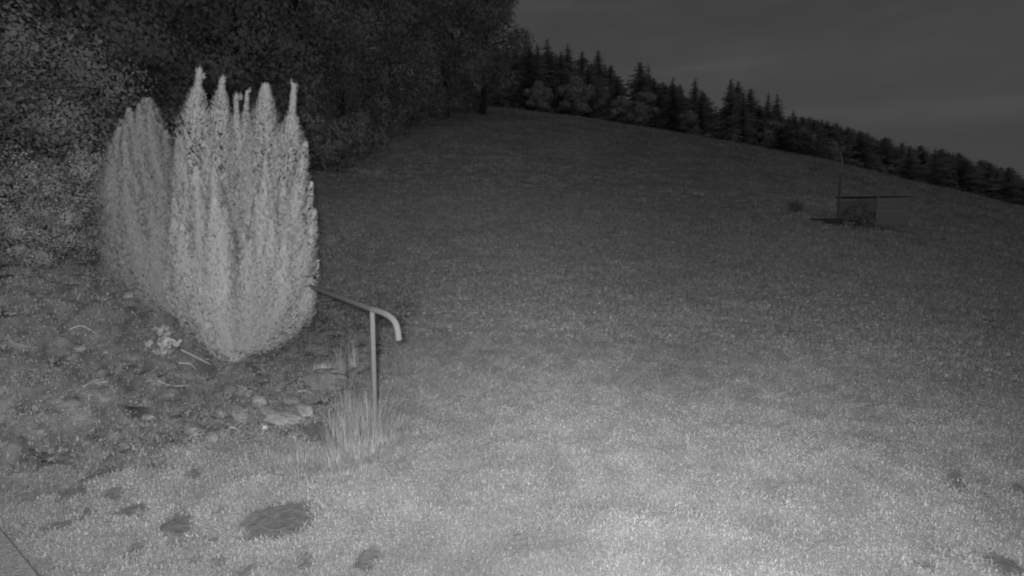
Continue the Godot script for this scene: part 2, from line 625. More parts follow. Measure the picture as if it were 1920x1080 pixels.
func broadleaf(tall: float, wide: float, from: float, count: int, size: float, tone: float, lobes_n: int, gap := -0.05, grain := 0.8) -> Array:
	# returns [trunk mesh, crown mesh] of a tree standing at the origin
	var lobes := []
	var ends := []
	var mid := Vector3(0, lerpf(from, tall, 0.5), 0)
	lobes.append([mid, Vector3(wide * 0.62, (tall - from) * 0.46, wide * 0.62)])
	for i in lobes_n:
		var a := TAU * i / lobes_n * 2.4 + rng.randf()
		var t := (i + 0.5) / lobes_n
		var y := lerpf(from, tall, 0.12 + 0.76 * t)
		var reach := wide * sqrt(maxf(0.1, 1.0 - pow(2.0 * t - 0.85, 2.0))) * 0.62
		var c := Vector3(cos(a) * reach, y, sin(a) * reach)
		var rr := wide * rng.randf_range(0.3, 0.46)
		lobes.append([c, Vector3(rr, rr * rng.randf_range(0.7, 1.0), rr)])
		ends.append(c)
	return [trunk_mesh(from + (tall - from) * 0.7, maxf(0.05, tall * 0.02), ends), crown(lobes, count, size, tone, gap, 0.4, grain)]

func plant(called: String, parts: Array, where: Vector3, turn: float, size: Vector3, label: String, category: String, group := "") -> Node3D:
	var o := base(called, where, turn)
	o.scale = size
	build(parts[0], "trunk", M.bark, o)
	build(parts[1], "crown", M.leaf, o)
	tag(o, label, category, group)
	return o

func spruce(tall: float, wide: float, tone: float) -> Array:
	var s := Soup.new()
	var y := 0.06 * tall
	while y < tall * 0.985:
		var t := y / tall
		var reach := wide * pow(1.0 - t, 0.72) * rng.randf_range(0.65, 1.15) * (1.0 + 0.12 * sin(y * 2.3 + wide * 9.0)) + 0.22
		var n := int(lerpf(11, 5, t))
		var turn := rng.randf() * TAU
		for i in n:
			var a := turn + TAU * i / n + rng.randf_range(-0.25, 0.25)
			if rng.randf() < 0.14: continue
			var out := Vector3(cos(a), 0, sin(a))
			var side := Vector3(-out.z, 0, out.x)
			var l := reach * rng.randf_range(0.65, 1.15)
			var root := Vector3(0, y + rng.randf_range(-0.1, 0.1), 0)
			var k := grey(tone * rng.randf_range(0.7, 1.3))
			var segs := 4
			for j in segs:
				var f0 := float(j) / segs
				var f1 := float(j + 1) / segs
				var p0 := root + out * l * f0 + Vector3.DOWN * l * 0.42 * f0 * (1.3 - f0 * 0.6)
				var p1 := root + out * l * f1 + Vector3.DOWN * l * 0.42 * f1 * (1.3 - f1 * 0.6)
				var w := l * 0.30 * (1.0 - f0 * 0.65) * rng.randf_range(0.7, 1.3)
				s.tri(p0, p1 + side * w + Vector3.DOWN * w * 0.55, p1, k)
				s.tri(p0, p1, p1 - side * w + Vector3.DOWN * w * 0.55, k)
				s.tri(p0, p1 + Vector3.DOWN * w * 0.8, p1 + out * w * 0.3, k)
		y += tall * lerpf(0.028, 0.018, t) * rng.randf_range(0.8, 1.2)
	s.tri(Vector3(0.05, tall * 0.96, 0), Vector3(0, tall * 1.02, 0), Vector3(-0.05, tall * 0.96, 0), grey(tone))
	s.tri(Vector3(0, tall * 0.96, 0.05), Vector3(0, tall * 1.02, 0), Vector3(0, tall * 0.96, -0.05), grey(tone))
	var b := Soup.new()
	b.tube(PackedVector3Array([Vector3(0, -0.6, 0), Vector3(0, tall * 0.5, 0), Vector3(0, tall * 0.97, 0)]), [tall * 0.018, tall * 0.011, 0.02], 7, grey(0.12))
	return [b.done(), s.done()]

# ------------------------------------------------------------------ the ridge
func ridge_spruces():
	rng.seed = 200
	var kinds := []
	for i in 6: kinds.append(spruce(12.0, 2.9 + 0.4 * i, 0.52))
	var ridge_group := "spruces of the wood along the ridge"
	# the ones that stand out of the skyline: pixel of the tip, distance, words
	var named := [
		[987, 62, 90, "dark spruce at the left end of the skyline, next to the big leafy crown"],
		[1026, 70, 92, "pointed spruce second along the skyline from the big leafy crown"],
		[1064, 81, 94, "slim spruce third along the skyline from the big leafy crown"],
		[1122, 91, 95, "broad pointed spruce standing above the round pale tree on the ridge"],
		[1092, 93, 97, "small spruce tip between the slim one and the broad pointed one"],
		[1200, 112, 95, "tall spruce at the step where the skyline drops towards the middle"],
		[1216, 118, 97, "spruce just right of the tall one at the skyline step"],
		[1262, 142, 95, "spruce with a square top, first after the dip in the skyline"],
		[1304, 145, 96, "spruce with a blunt top in the middle of the ridge wood"],
		[1371, 145, 93, "tallest dense spruce of the ridge's middle group, left of its twin top"],
		[1384, 149, 95, "twin top right beside the tallest dense spruce of the ridge"],
		[1408, 162, 94, "narrow spruce stepping down right of the twin tops"],
		[1441, 171, 92, "left one of the separate spruce pair where the skyline falls"],
		[1458, 174, 93, "right one of the separate spruce pair where the skyline falls"],
		[1488, 205, 93, "short spruce ending the tall part of the ridge wood"],
	]
	var k := 0
	for n in named:
		var tip := at(n[0], n[1], n[2])
		var foot := on(tip.x, tip.z)
		var sc := (tip.y - foot.y) / 12.0
		plant("spruce_tree", kinds[k % 6], foot, k * 1.7, Vector3(sc * rng.randf_range(0.85, 1.2), sc, sc), n[3], "tree", ridge_group)
		k += 1
	# the closed ranks between and below them
	var line := [Vector2(920, 88), Vector2(955, 84), Vector2(1010, 82), Vector2(1060, 100), Vector2(1120, 108), Vector2(1180, 124), Vector2(1230, 148), Vector2(1330, 172), Vector2(1400, 176), Vector2(1430, 200), Vector2(1480, 214), Vector2(1530, 226), Vector2(1560, 229)]
	for i in 74:
		var u := rng.randf_range(925.0, 1560.0)
		var v := 0.0
		for j in line.size() - 1:
			if u >= line[j].x or j == 0: v = lerpf(line[j].y, line[j + 1].y, clampf((u - line[j].x) / (line[j + 1].x - line[j].x), 0.0, 1.0))
		var tip := at(u, v + rng.randf_range(-5, 5) + 26.0 * pow(rng.randf(), 2.0), rng.randf_range(88, 104))
		var foot := on(tip.x, tip.z)
		var sc := maxf(tip.y - foot.y, 3.0) / 12.0
		plant("spruce_tree", kinds[i % 6], foot, rng.randf() * TAU, Vector3(rng.randf_range(0.8, 1.5), sc, rng.randf_range(0.8, 1.4)), "dark spruce in the closed rank of the ridge wood below its standing tops", "tree", ridge_group)
	# the low far wood that runs down to the right
	var low := [Vector2(1500, 214), Vector2(1550, 225), Vector2(1600, 238), Vector2(1700, 264), Vector2(1800, 286), Vector2(1860, 304), Vector2(1920, 318), Vector2(2050, 345)]
	for i in 90:
		var u := rng.randf_range(1500.0, 2040.0)
		var v := 0.0
		for j in low.size() - 1:
			if u >= low[j].x: v = lerpf(low[j].y, low[j + 1].y, clampf((u - low[j].x) / (low[j + 1].x - low[j].x), 0.0, 1.0))
		var tip := at(u, v + rng.randf_range(-3, 3) + 16.0 * rng.randf() * rng.randf(), rng.randf_range(100, 122))
		var foot := on(tip.x, tip.z)
		var sc := maxf(tip.y - foot.y, 3.0) / 12.0
		plant("spruce_tree", kinds[(i + 1) % 6], foot, rng.randf() * TAU, Vector3(sc * rng.randf_range(1.3, 2.4), sc, sc * 1.8), "small far spruce in the low dark wood sloping down to the right", "tree", "spruces of the low far wood on the right")

func ridge_broadleaves():
	rng.seed = 300
	var kinds := []
	for i in 3: kinds.append(broadleaf(8.0, 3.4, 0.4, 7000, 0.42, 0.64, 7, -0.2, 0.5))
	var list := [
		[1080, 140, 86, 1.15, "large round pale leafy tree in front of the left ridge spruces"],
		[1165, 178, 87, 0.8, "leafy tree right of the large round pale one on the ridge"],
		[1212, 168, 88, 0.85, "upright leafy tree at the foot of the skyline step"],
		[1010, 150, 84, 1.0, "leafy tree at the left end of the meadow's upper edge"],
		[1290, 205, 88, 0.6, "small pale leafy tree between dark spruces on the ridge"],
		[1450, 222, 89, 0.8, "leafy tree below the separate spruce pair"],
		[1500, 236, 90, 0.7, "leafy tree where the ridge wood turns low"],
		[1130, 160, 90, 0.8, "leafy tree tucked behind the large round pale one"],
		[1380, 240, 88, 0.5, "low leafy bush under the tallest dense spruce"],
		[1560, 262, 92, 0.6, "low leafy tree behind the crooked field pole"],
	]
	var k := 0
	for n in list:
		var tip := at(n[0], n[1], n[2])
		var foot := on(tip.x, tip.z)
		var sc := (tip.y - foot.y) / 8.0
		plant("leafy_tree", kinds[k % 3], foot, k * 2.1, Vector3(sc * 1.1, sc, sc * 1.1), n[4], "tree", "leafy trees at the ridge wood's edge")
		k += 1

func wood_edge():
	rng.seed = 400
	var kinds := []
	for i in 3: kinds.append(broadleaf(16.0, 5.2, 0.4, 30000, 0.26, 0.5, 11, -0.16, 0.42))
	var group := "big dark trees along the meadow's left edge"
	var list := [
		[905, 62, 1.15, "big dark leafy tree with its crown against the sky"],
		[830, 57, 1.2, "big dark leafy tree second from the open sky"],
		[740, 50, 1.15, "big dark tree above the upper left corner of the meadow"],
		[650, 43, 1.1, "big dark tree right of the upright conifer's spires"],
		[560, 38, 1.0, "big dark tree behind the upright conifer's right spire"],
		[455, 36, 1.0, "big dark tree behind the middle spires of the upright conifer"],
		[350, 37, 1.05, "big dark tree behind the left spire of the upright conifer"],
		[240, 34, 1.0, "big dark tree rising behind the round-topped conifer"],
		[110, 32, 1.0, "big dark tree behind the leafy tree on the bank"],
		[-60, 30, 1.0, "big dark tree at the far left behind the bank"],
	]
	var k := 0
	for n in list:
		var d := ray(n[0], 300)
		var foot := polar(rad_to_deg(atan2(d.x, -d.z)), n[1])
		plant("dark_tree", kinds[k % 3], foot, k * 1.3, Vector3.ONE * float(n[2]), n[3], "tree", group)
		k += 1
	# undergrowth that closes the wood down to the meadow
	var low := []
	for i in 3: low.append(broadleaf(3.4, 2.2, 0.1, 4200, 0.24, 0.48, 6, -0.12, 0.9))
	var bushes := [
		[880, 63, 1.1, "bush at the meadow's upper edge under the tree against the sky"],
		[825, 55, 1.0, "bush at the meadow's upper left corner"],
		[770, 49, 1.1, "bush below the corner of the meadow, second down the wood's edge"],
		[715, 42, 1.0, "bush third down the wood's edge from the meadow corner"],
		[672, 35, 0.9, "bush fourth down the wood's edge, above the dim grass"],
		[630, 31, 0.9, "dark low bush nearest the upright conifer's right side"],
		[575, 30, 1.0, "dark bush seen beside the upright conifer's right spire"],
		[500, 31, 1.2, "dark bush behind the middle of the upright conifer"],
		[325, 29, 1.1, "dark bush in the gap between the two conifers"],
		[230, 27, 1.2, "dark bush behind the round-topped conifer"],
	]
	for n in bushes:
		var d := ray(n[0], 300)
		var foot := polar(rad_to_deg(atan2(d.x, -d.z)), n[1])
		plant("undergrowth_bush", low[k % 3], foot, k * 2.2, Vector3.ONE * float(n[2]), n[3], "bush", "bushes under the dark trees")
		k += 1

func left_shrubs():
	rng.seed = 500
	var t := broadleaf(3.7, 1.9, 0.2, 40000, 0.068, 0.24, 13, -0.04, 1.3)
	var p := at(95, 300, 11.5)
	plant("leafy_tree", t, on(p.x, p.z), 0.4, Vector3.ONE, "loose leafy tree on the bank at the left, over the shrubs", "tree")
	var t2 := broadleaf(3.7, 1.6, 0.2, 20000, 0.068, 0.22, 9, -0.04, 1.3)
	p = at(-40, 300, 12.5)
	plant("leafy_tree", t2, on(p.x, p.z), 1.4, Vector3.ONE, "leafy tree cut by the left side of the picture", "tree")
	var low := []
	for i in 2: low.append(broadleaf(1.7, 1.0, 0.05, 15000, 0.05, 0.38, 8, -0.04, 2.2))
	var k := 0
	for n in [
		[40, 10.6, 1.0, "shrub at the far left below the loose leafy tree"],
		[130, 10.2, 0.95, "shrub in the middle of the bank below the loose leafy tree"],
		[205, 10.8, 1.15, "tall shrub touching the round-topped conifer's left side"],
		[90, 9.4, 0.55, "low spreading shrub in front of the bank shrubs"],
		[240, 9.6, 0.55, "small shrub at the foot of the round-topped conifer"],
	]:
		var d := ray(n[0], 400)
		var foot := polar(rad_to_deg(atan2(d.x, -d.z)), n[1])
		plant("shrub", low[k % 2], foot, k * 1.9, Vector3.ONE * float(n[2]), n[3], "shrub", "shrubs on the left bank")
		k += 1

# ------------------------------------------------------------------ upright conifers
func spray(s: Soup, p: Vector3, along: Vector3, out: Vector3, long: float, k: float, round_to: Vector3):
	# a small flat fan of scale leaves
	var side := along.cross(out).normalized()
	var n := 3
	var m := (out * 0.5 + round_to * 0.8 + along * 0.15).normalized()
	for i in n:
		var f := (i - (n - 1) * 0.5) / ((n - 1) * 0.5)
		var l := long * (1.0 - 0.3 * absf(f)) * rng.randf_range(0.7, 1.2)
		var d := (along + side * f * 0.5 + out * rng.randf_range(-0.2, 0.3)).normalized()
		var w := side * long * 0.085
		var foot := p + along * long * 0.12 * (1.0 - absf(f))
		var q := foot + d * l * 0.55
		for t in [[foot - w, q - w * 0.9, q + w * 0.7], [q - w * 0.9, foot + d * l, q + w * 0.7]]:
			var g: Vector3 = (t[2] - t[0]).cross(t[1] - t[0])
			if g.dot(m) > 0.0: s.tri_n(t[0], t[1], t[2], m, m, m, grey(k))
			else: s.tri_n(t[0], t[2], t[1], m, m, m, grey(k))

func plume(s: Soup, path: PackedVector3Array, wide: float, dense: float, tone: float, whip := 0.0):
	# an upright spindle of sprays round a branch; whip: share of its top that is a bare thin leader
	var total := 0.0
	for i in path.size() - 1: total += path[i].distance_to(path[i + 1])
	var count := int(total * wide * TAU * dense)
	for i in count:
		var t := rng.randf()
		var x := t * (path.size() - 1)
		var j := mini(int(x), path.size() - 2)
		var c := path[j].lerp(path[j + 1], x - j)
		var dir := (path[j + 1] - path[j]).normalized()
		var prof := pow(sin(PI * pow(clampf(t * 0.93 + 0.05, 0.0, 1.0), 0.8)), 0.75)
		if whip > 0.0:
			var cut := 1.0 - whip
			prof = pow(sin(PI * clampf(0.06 + 0.9 * t / cut, 0.0, 1.0)), 0.7) if t < cut else 0.0
			prof = maxf(prof, 0.17 * (1.0 - 0.6 * (t - cut) / whip) if t >= cut * 0.97 else 0.0)
			if t >= cut and rng.randf() > 0.55: continue
		var a := rng.randf() * TAU
		var e1 := dir.cross(Vector3(0.3, 0.1, 1.0)).normalized()
		var e2 := dir.cross(e1)
		var out := e1 * cos(a) + e2 * sin(a)
		var rr := wide * prof * (0.6 + 0.45 * sqrt(rng.randf()))
		rr *= 1.0 + 0.5 * lump.get_noise_3d(c.x * 5.0 + out.x * 2.0, c.y * 3.2, c.z * 5.0 + out.z * 2.0)
		var p := c + out * rr
		var along := (dir + out * rng.randf_range(0.15, 0.6) + Vector3(rng.randfn(), rng.randfn(), rng.randfn()) * 0.13).normalized()
		var face := (out + Vector3(rng.randfn(), rng.randfn(), rng.randfn()) * 0.35).normalized()
		face = (face - along * face.dot(along)).normalized()
		var long := rng.randf_range(0.03, 0.058) * (0.85 if t > 0.85 else 1.0)
		spray(s, p, along, face, long, tone * rng.randf_range(0.9, 1.1), out)

func branch(foot: Vector3, a: Vector3, tip: Vector3) -> PackedVector3Array:
	# leaves the foot, swings out to below the tip and rises upright
	var path := PackedVector3Array()
	for i in 9:
		var t := i / 8.0
		var w := 1.0 - pow(1.0 - t, 2.2)
		var p := Vector3(lerpf(foot.x, a.x, w), lerpf(foot.y, tip.y, t), lerpf(foot.z, a.z, w))
		if t > 0.6: p += Vector3(tip.x - a.x, 0, tip.z - a.z) * pow((t - 0.6) / 0.4, 1.5)
		path.append(p)
	return path

func conifers():
	rng.seed = 600
	var tone := 0.56
	# the front conifer: spires given as tip pixel, pixel x of the body below, depth offset, width, whip share
	var foot := hit(440, 678)
	var r0 := Vector2(foot.x, foot.z).length()
	var o := base("upright_conifer", foot)
	tag(o, "broad upright conifer of many flame-like spires behind the handrail", "conifer")
	var stem := Soup.new()
	var spires := [
		[374, 131, 362, 0.05, 0.24, 0.09], [417, 150, 408, 0.0, 0.20, 0.06], [498, 160, 497, 0.0, 0.27, 0.0], [551, 160, 546, 0.05, 0.26, 0.16],
		[443, 180, 443, 0.1, 0.13, 0.10], [463, 174, 460, 0.15, 0.14, 0.10], [337, 258, 338, 0.1, 0.17, 0.0],
	]
	for q in spires:
		var r: float = r0 + 0.25 + q[3]
		var tip := at(q[0], q[1], r)
		var a := at(q[2], 330, r)
		var path := branch(Vector3.ZERO, Vector3(a.x, 0, a.z) - Vector3(foot.x, 0, foot.z), tip - foot)
		var cut := PackedVector3Array(path.slice(2))
		var s := Soup.new()
		plume(s, cut, q[4] * 1.15, 1700.0, tone, q[5])
		if q[5] > 0.0:   # wispy leader sprays
			for i in 9:
				var c := path[8] + Vector3(rng.randf_range(-0.03, 0.05), rng.randf_range(-0.14, 0.01), rng.randf_range(-0.03, 0.03))
				spray(s, c, Vector3(rng.randf_range(-0.35, 0.55), 1.3, rng.randf_range(-0.3, 0.3)).normalized(), Vector3(rng.randfn(), 0.1, 1.0).normalized(), rng.randf_range(0.06, 0.11), tone, Vector3(0, 0.2, 1))
		build(s.done(), "spire", M.needle, o)
		stem.tube(path, [0.035, 0.032, 0.03, 0.026, 0.022, 0.018, 0.014, 0.01, 0.005], 6, grey(0.2), false)
	# shorter plumes all round the body
	var body := Soup.new()
	var mid := at(462, 450, r0 + 0.25) - foot
	for i in 118:
		var an := rng.randf() * TAU
		var rad := sqrt(rng.randf())
		if i < 70:
			an = rng.randf_range(-0.15, PI + 0.15)     # more of them on the side the lamp lights
			rad = rng.randf_range(0.62, 1.0)
		var w := Vector3(cos(an) * 0.98 * rad, 0, sin(an) * 0.78 * rad)
		var top := lerpf(3.1, 2.15, rad * rad) * rng.randf_range(0.45, 1.02)
		var a := Vector3(mid.x, 0, mid.z) + w
		var path := branch(Vector3(0, 0.0, 0), a, Vector3(a.x, top, a.z))
		var start := 1 if top < 2.6 else 2
		plume(body, PackedVector3Array(path.slice(start)), rng.randf_range(0.14, 0.22), 830.0, tone * rng.randf_range(0.88, 1.1))
	# the right edge that bulges out
	for q in [[590, 395, 582, 0.13], [573, 268, 566, 0.14], [596, 490, 588, 0.09], [584, 345, 574, 0.13], [585, 425, 575, 0.14], [566, 300, 560, 0.16]]:
		var tip := at(q[0], q[1], r0 - 0.45) - foot
		var a := at(q[2], 500, r0 - 0.45) - foot
		plume(body, PackedVector3Array(branch(Vector3.ZERO, Vector3(a.x, 0, a.z), tip).slice(2)), q[3], 700.0, tone * 0.95)
	for i in 16:       # tuft where the branches leave the ground
		var an := rng.randf() * TAU
		var w := Vector3(cos(an), 0, sin(an)) * rng.randf_range(0.1, 0.4)
		plume(body, branch(Vector3.ZERO, w, Vector3(w.x, rng.randf_range(0.35, 0.8), w.z)), 0.13, 500.0, tone)
	build(body.done(), "crown", M.needle, o)
	build(stem.done(), "trunk", M.bark, o)
	# the conifer behind it on the left, round topped
	var f2 := hit(335, 606)
	var r2 := Vector2(f2.x, f2.z).length()
	var o2 := base("upright_conifer", f2)
	tag(o2, "round-topped conifer leaning on the left side of the many-spired one", "conifer")
	var s2 := Soup.new()
	var st2 := Soup.new()
	var mid2 := at(280, 420, r2 + 0.35) - f2
	var peak := at(277, 186, r2 + 0.35) - f2
	for i in 84:
		var an := rng.randf() * TAU
		var rad := sqrt(rng.randf())
		if i < 46:
			an = rng.randf_range(-0.2, PI + 0.2)
			rad = rng.randf_range(0.55, 1.0)
		var w := Vector3(cos(an) * 0.62 * rad, 0, sin(an) * 0.55 * rad)
		var top: float = peak.y * (1.0 - 0.28 * pow(rad, 2.0)) * (1.0 if i % 5 == 0 else rng.randf_range(0.45, 0.98)) - 0.05
		var a := Vector3(mid2.x, 0, mid2.z) + w
		var path := branch(Vector3(0.0, 0.0, 0), a, Vector3(lerpf(a.x, peak.x, 0.4), top, a.z))
		plume(s2, PackedVector3Array(path.slice(1)), rng.randf_range(0.13, 0.2), 740.0, 0.39 * rng.randf_range(0.85, 1.1))
		if i % 8 == 0: st2.tube(path, [0.03, 0.028, 0.025, 0.02, 0.016, 0.012, 0.01, 0.008, 0.005], 5, grey(0.2), false)
	var path2 := branch(Vector3.ZERO, Vector3(peak.x, 0, peak.z), peak)
	plume(s2, PackedVector3Array(path2.slice(2)), 0.4, 700.0, 0.4)
	for i in 14:
		var tip := at(277 + rng.randf_range(-30, 34), 200 + rng.randf_range(0, 60), r2 + rng.randf_range(0.2, 0.5)) - f2
		plume(s2, PackedVector3Array(branch(Vector3.ZERO, Vector3(lerpf(tip.x, peak.x, 0.1), 0, tip.z), tip).slice(3)), rng.randf_range(0.12, 0.18), 800.0, 0.4)
	for q in [[236, 222, 240], [246, 232, 252], [226, 262, 232]]:
		var tip := at(q[0], q[1], r2 + 0.4) - f2
		var a := at(q[2], 400, r2 + 0.4) - f2
		plume(s2, PackedVector3Array(branch(Vector3.ZERO, Vector3(a.x, 0, a.z), tip).slice(3)), 0.10, 700.0, 0.38)
	build(s2.done(), "crown", M.needle, o2)
	build(st2.done(), "trunk", M.bark, o2)

# ------------------------------------------------------------------ things
func smooth_path(p: Array, per: int) -> PackedVector3Array:
	var c := PackedVector3Array()
	for i in p.size() - 1:
		var a: Vector3 = p[maxi(i - 1, 0)]
		var b: Vector3 = p[i]
		var d: Vector3 = p[i + 1]
		var e: Vector3 = p[mini(i + 2, p.size() - 1)]
		for j in per: c.append(b.cubic_interpolate(d, a, e, float(j) / per))
	c.append(p[-1])
	return c

func handrail():
	var post_top := at(698, 583, 5.4)
	var foot := on(post_top.x, post_top.z)
	var o := base("handrail", foot)
	tag(o, "pale tubular steel handrail with one post and a down-turned end", "handrail")
	var s := Soup.new()
	var far := at(698, 580, 5.4) + (at(575, 535, 7.8) - at(698, 580, 5.4)) * 2.1
	var path := PackedVector3Array([far - foot])
	path.append(at(575, 535, 7.8) - foot)
	path.append(at(640, 558, 6.45) - foot)
	for q in smooth_path([at(698, 580, 5.4) - foot, at(722, 588, 5.2) - foot, at(738, 600, 5.1) - foot, at(745, 616, 5.06) - foot, at(748, 638, 5.04) - foot], 5): path.append(q)
	s.tube(path, [0.031], 14, grey(0.3))
	build(s.done(), "rail", M.metal, o)
	for q in [[post_top - foot, Vector3.ZERO], [far - foot - Vector3(0, 0.03, 0), Vector3.ZERO]]:
		var t: Vector3 = q[0]
		var g := height(foot.x + t.x, foot.z + t.z) - foot.y
		var b := Soup.new()
		b.tube(PackedVector3Array([Vector3(t.x, g - 0.2, t.z), Vector3(t.x, t.y * 0.5, t.z), t + Vector3.UP * 0.0]), [0.026], 12, grey(0.3))
		build(b.done(), "post", M.metal, o)

func field_shelter():
	var c := hit(1632, 424)
	var o := base("field_shelter", c, deg_to_rad(-30))
	tag(o, "low flat-roofed field shelter, dark open on one side, standing in the meadow", "shelter")
	var w := 2.5
	var dark := grey(0.42)
	var pale := grey(0.42)
	var s := Soup.new()
	s.box(Vector3(0, 1.28, 0), Vector3(w + 0.3, 0.055, 1.7), dark, Basis(Vector3.FORWARD, 0.02), 0.01)
	build(s.done(), "roof", M.wood, o)
	for q in [[-w / 2, 0.7], [-w / 2, -0.7], [0.15, 0.7], [w / 2, 0.7], [w / 2, -0.7]]:
		var p := Soup.new()
		p.box(Vector3(q[0], 0.56, q[1]), Vector3(0.09, 1.36, 0.09), grey(0.4), Basis.IDENTITY, 0.008)
		build(p.done(), "post", M.wood, o)
	for i in 5:
		var p := Soup.new()
		p.box(Vector3(0.70, 0.13 + 0.235 * i, 0.765), Vector3(1.15, 0.225, 0.025), pale * (0.92 + 0.04 * (i % 3)), Basis.IDENTITY, 0.004)
		build(p.done(), "plank", M.wood, o)
	var back := Soup.new()
	back.box(Vector3(0, 0.6, -0.76), Vector3(w, 1.15, 0.03), grey(0.45))
	build(back.done(), "back_wall", M.wood, o)
	var sidew := Soup.new()
	sidew.box(Vector3(-w / 2 - 0.06, 0.6, 0), Vector3(0.03, 1.1, 1.3), grey(0.45))
	build(sidew.done(), "side_wall", M.wood, o)
	# hay rack stack inside
	var t := hit(1548, 420)
	var g := base("feed_trough", t, deg_to_rad(-20))
	tag(g, "low feed trough left of the field shelter", "trough")
	var b := Soup.new()
	b.box(Vector3(0, 0.12, 0.14), Vector3(1.2, 0.24, 0.03), grey(0.12))
	b.box(Vector3(0, 0.12, -0.14), Vector3(1.2, 0.24, 0.03), grey(0.12))
	b.box(Vector3(0, 0.03, 0), Vector3(1.2, 0.03, 0.25), grey(0.08))
	for sx in [-1, 1]: b.box(Vector3(sx * 0.615, 0.12, 0), Vector3(0.03, 0.26, 0.34), grey(0.12))
	build(b.done(), "bin", M.wood, g)
	var rim := Soup.new()
	rim.box(Vector3(-0.1, 0.262, 0.14), Vector3(0.95, 0.04, 0.06), grey(0.5), Basis.IDENTITY, 0.005)
	build(rim.done(), "rim", M.wood, g)
	var pf := hit(1573, 428)
	var ptop := at(1575, 286, Vector2(pf.x, pf.z).length()) - pf
	var po := base("field_pole", pf)
	tag(po, "tall thin crooked pole beside the field shelter, its pale tip above the meadow crest", "pole")
	var ps := Soup.new()
	ps.tube(smooth_path([Vector3(0, -0.3, 0), Vector3(-0.05, ptop.y * 0.35, 0), Vector3(-0.09, ptop.y * 0.72, 0)], 3), [0.05, 0.045, 0.04, 0.038], 8, grey(0.22))
	build(ps.done(), "shaft", M.wood, po)
	var pt := Soup.new()
	pt.tube(smooth_path([Vector3(-0.09, ptop.y * 0.72, 0), Vector3(-0.03, ptop.y * 0.88, 0), ptop], 3), [0.035, 0.03, 0.026], 8, grey(0.4))
	build(pt.done(), "tip", M.wood, po)
	# brush that grows round the shelter
	rng.seed = 700
	var low := broadleaf(1.0, 0.8, 0.02, 1500, 0.10, 0.32, 6, -0.15, 2.5)
	for n in [[1602, 424, 0.95, "dark brush growing in the open side of the field shelter"], [1490, 398, 0.55, "dark low bush in the meadow left of the feed trough"], [1632, 428, 0.6, "small dark bush before the field shelter's middle post"]]:
		var p := hit(n[0], n[1])
		plant("brush", low, p, n[0], Vector3(1.2, 1.0, 1.0) * float(n[2]), n[3], "bush", "dark brush round the field shelter")

func stone_mesh(size: Vector3, tone: float, s: int) -> ArrayMesh:
	var soup := Soup.new()
	var rows := 10
	var cols := 16
	var pts := []
	for i in rows + 1:
		var row := []
		for j in cols + 1:
			var la := PI * i / rows - PI / 2
			var lo := TAU * (j % cols) / cols
			var d := Vector3(cos(la) * cos(lo), sin(la), cos(la) * sin(lo))
			var sq := Vector3(signf(d.x) * pow(absf(d.x), 0.92), signf(d.y) * pow(absf(d.y), 0.9), signf(d.z) * pow(absf(d.z), 0.92))
			var k := 1.0 + 0.34 * lump.get_noise_3d(d.x * 1.1 + s * 9.0, d.y * 1.3, d.z * 1.3) + 0.10 * lump.get_noise_3d(d.x * 2.6 + s * 5.0, d.y * 2.6, d.z * 2.6)
			row.append(sq * size * 0.5 * k)
		pts.append(row)
	for i in rows:
		for j in cols:
			soup.quad(pts[i][j], pts[i][j + 1], pts[i + 1][j + 1], pts[i + 1][j], grey(tone * (1.0 + 0.15 * lump.get_noise_2d(i * 1.3 + s, j * 1.1))))
	return soup.done()

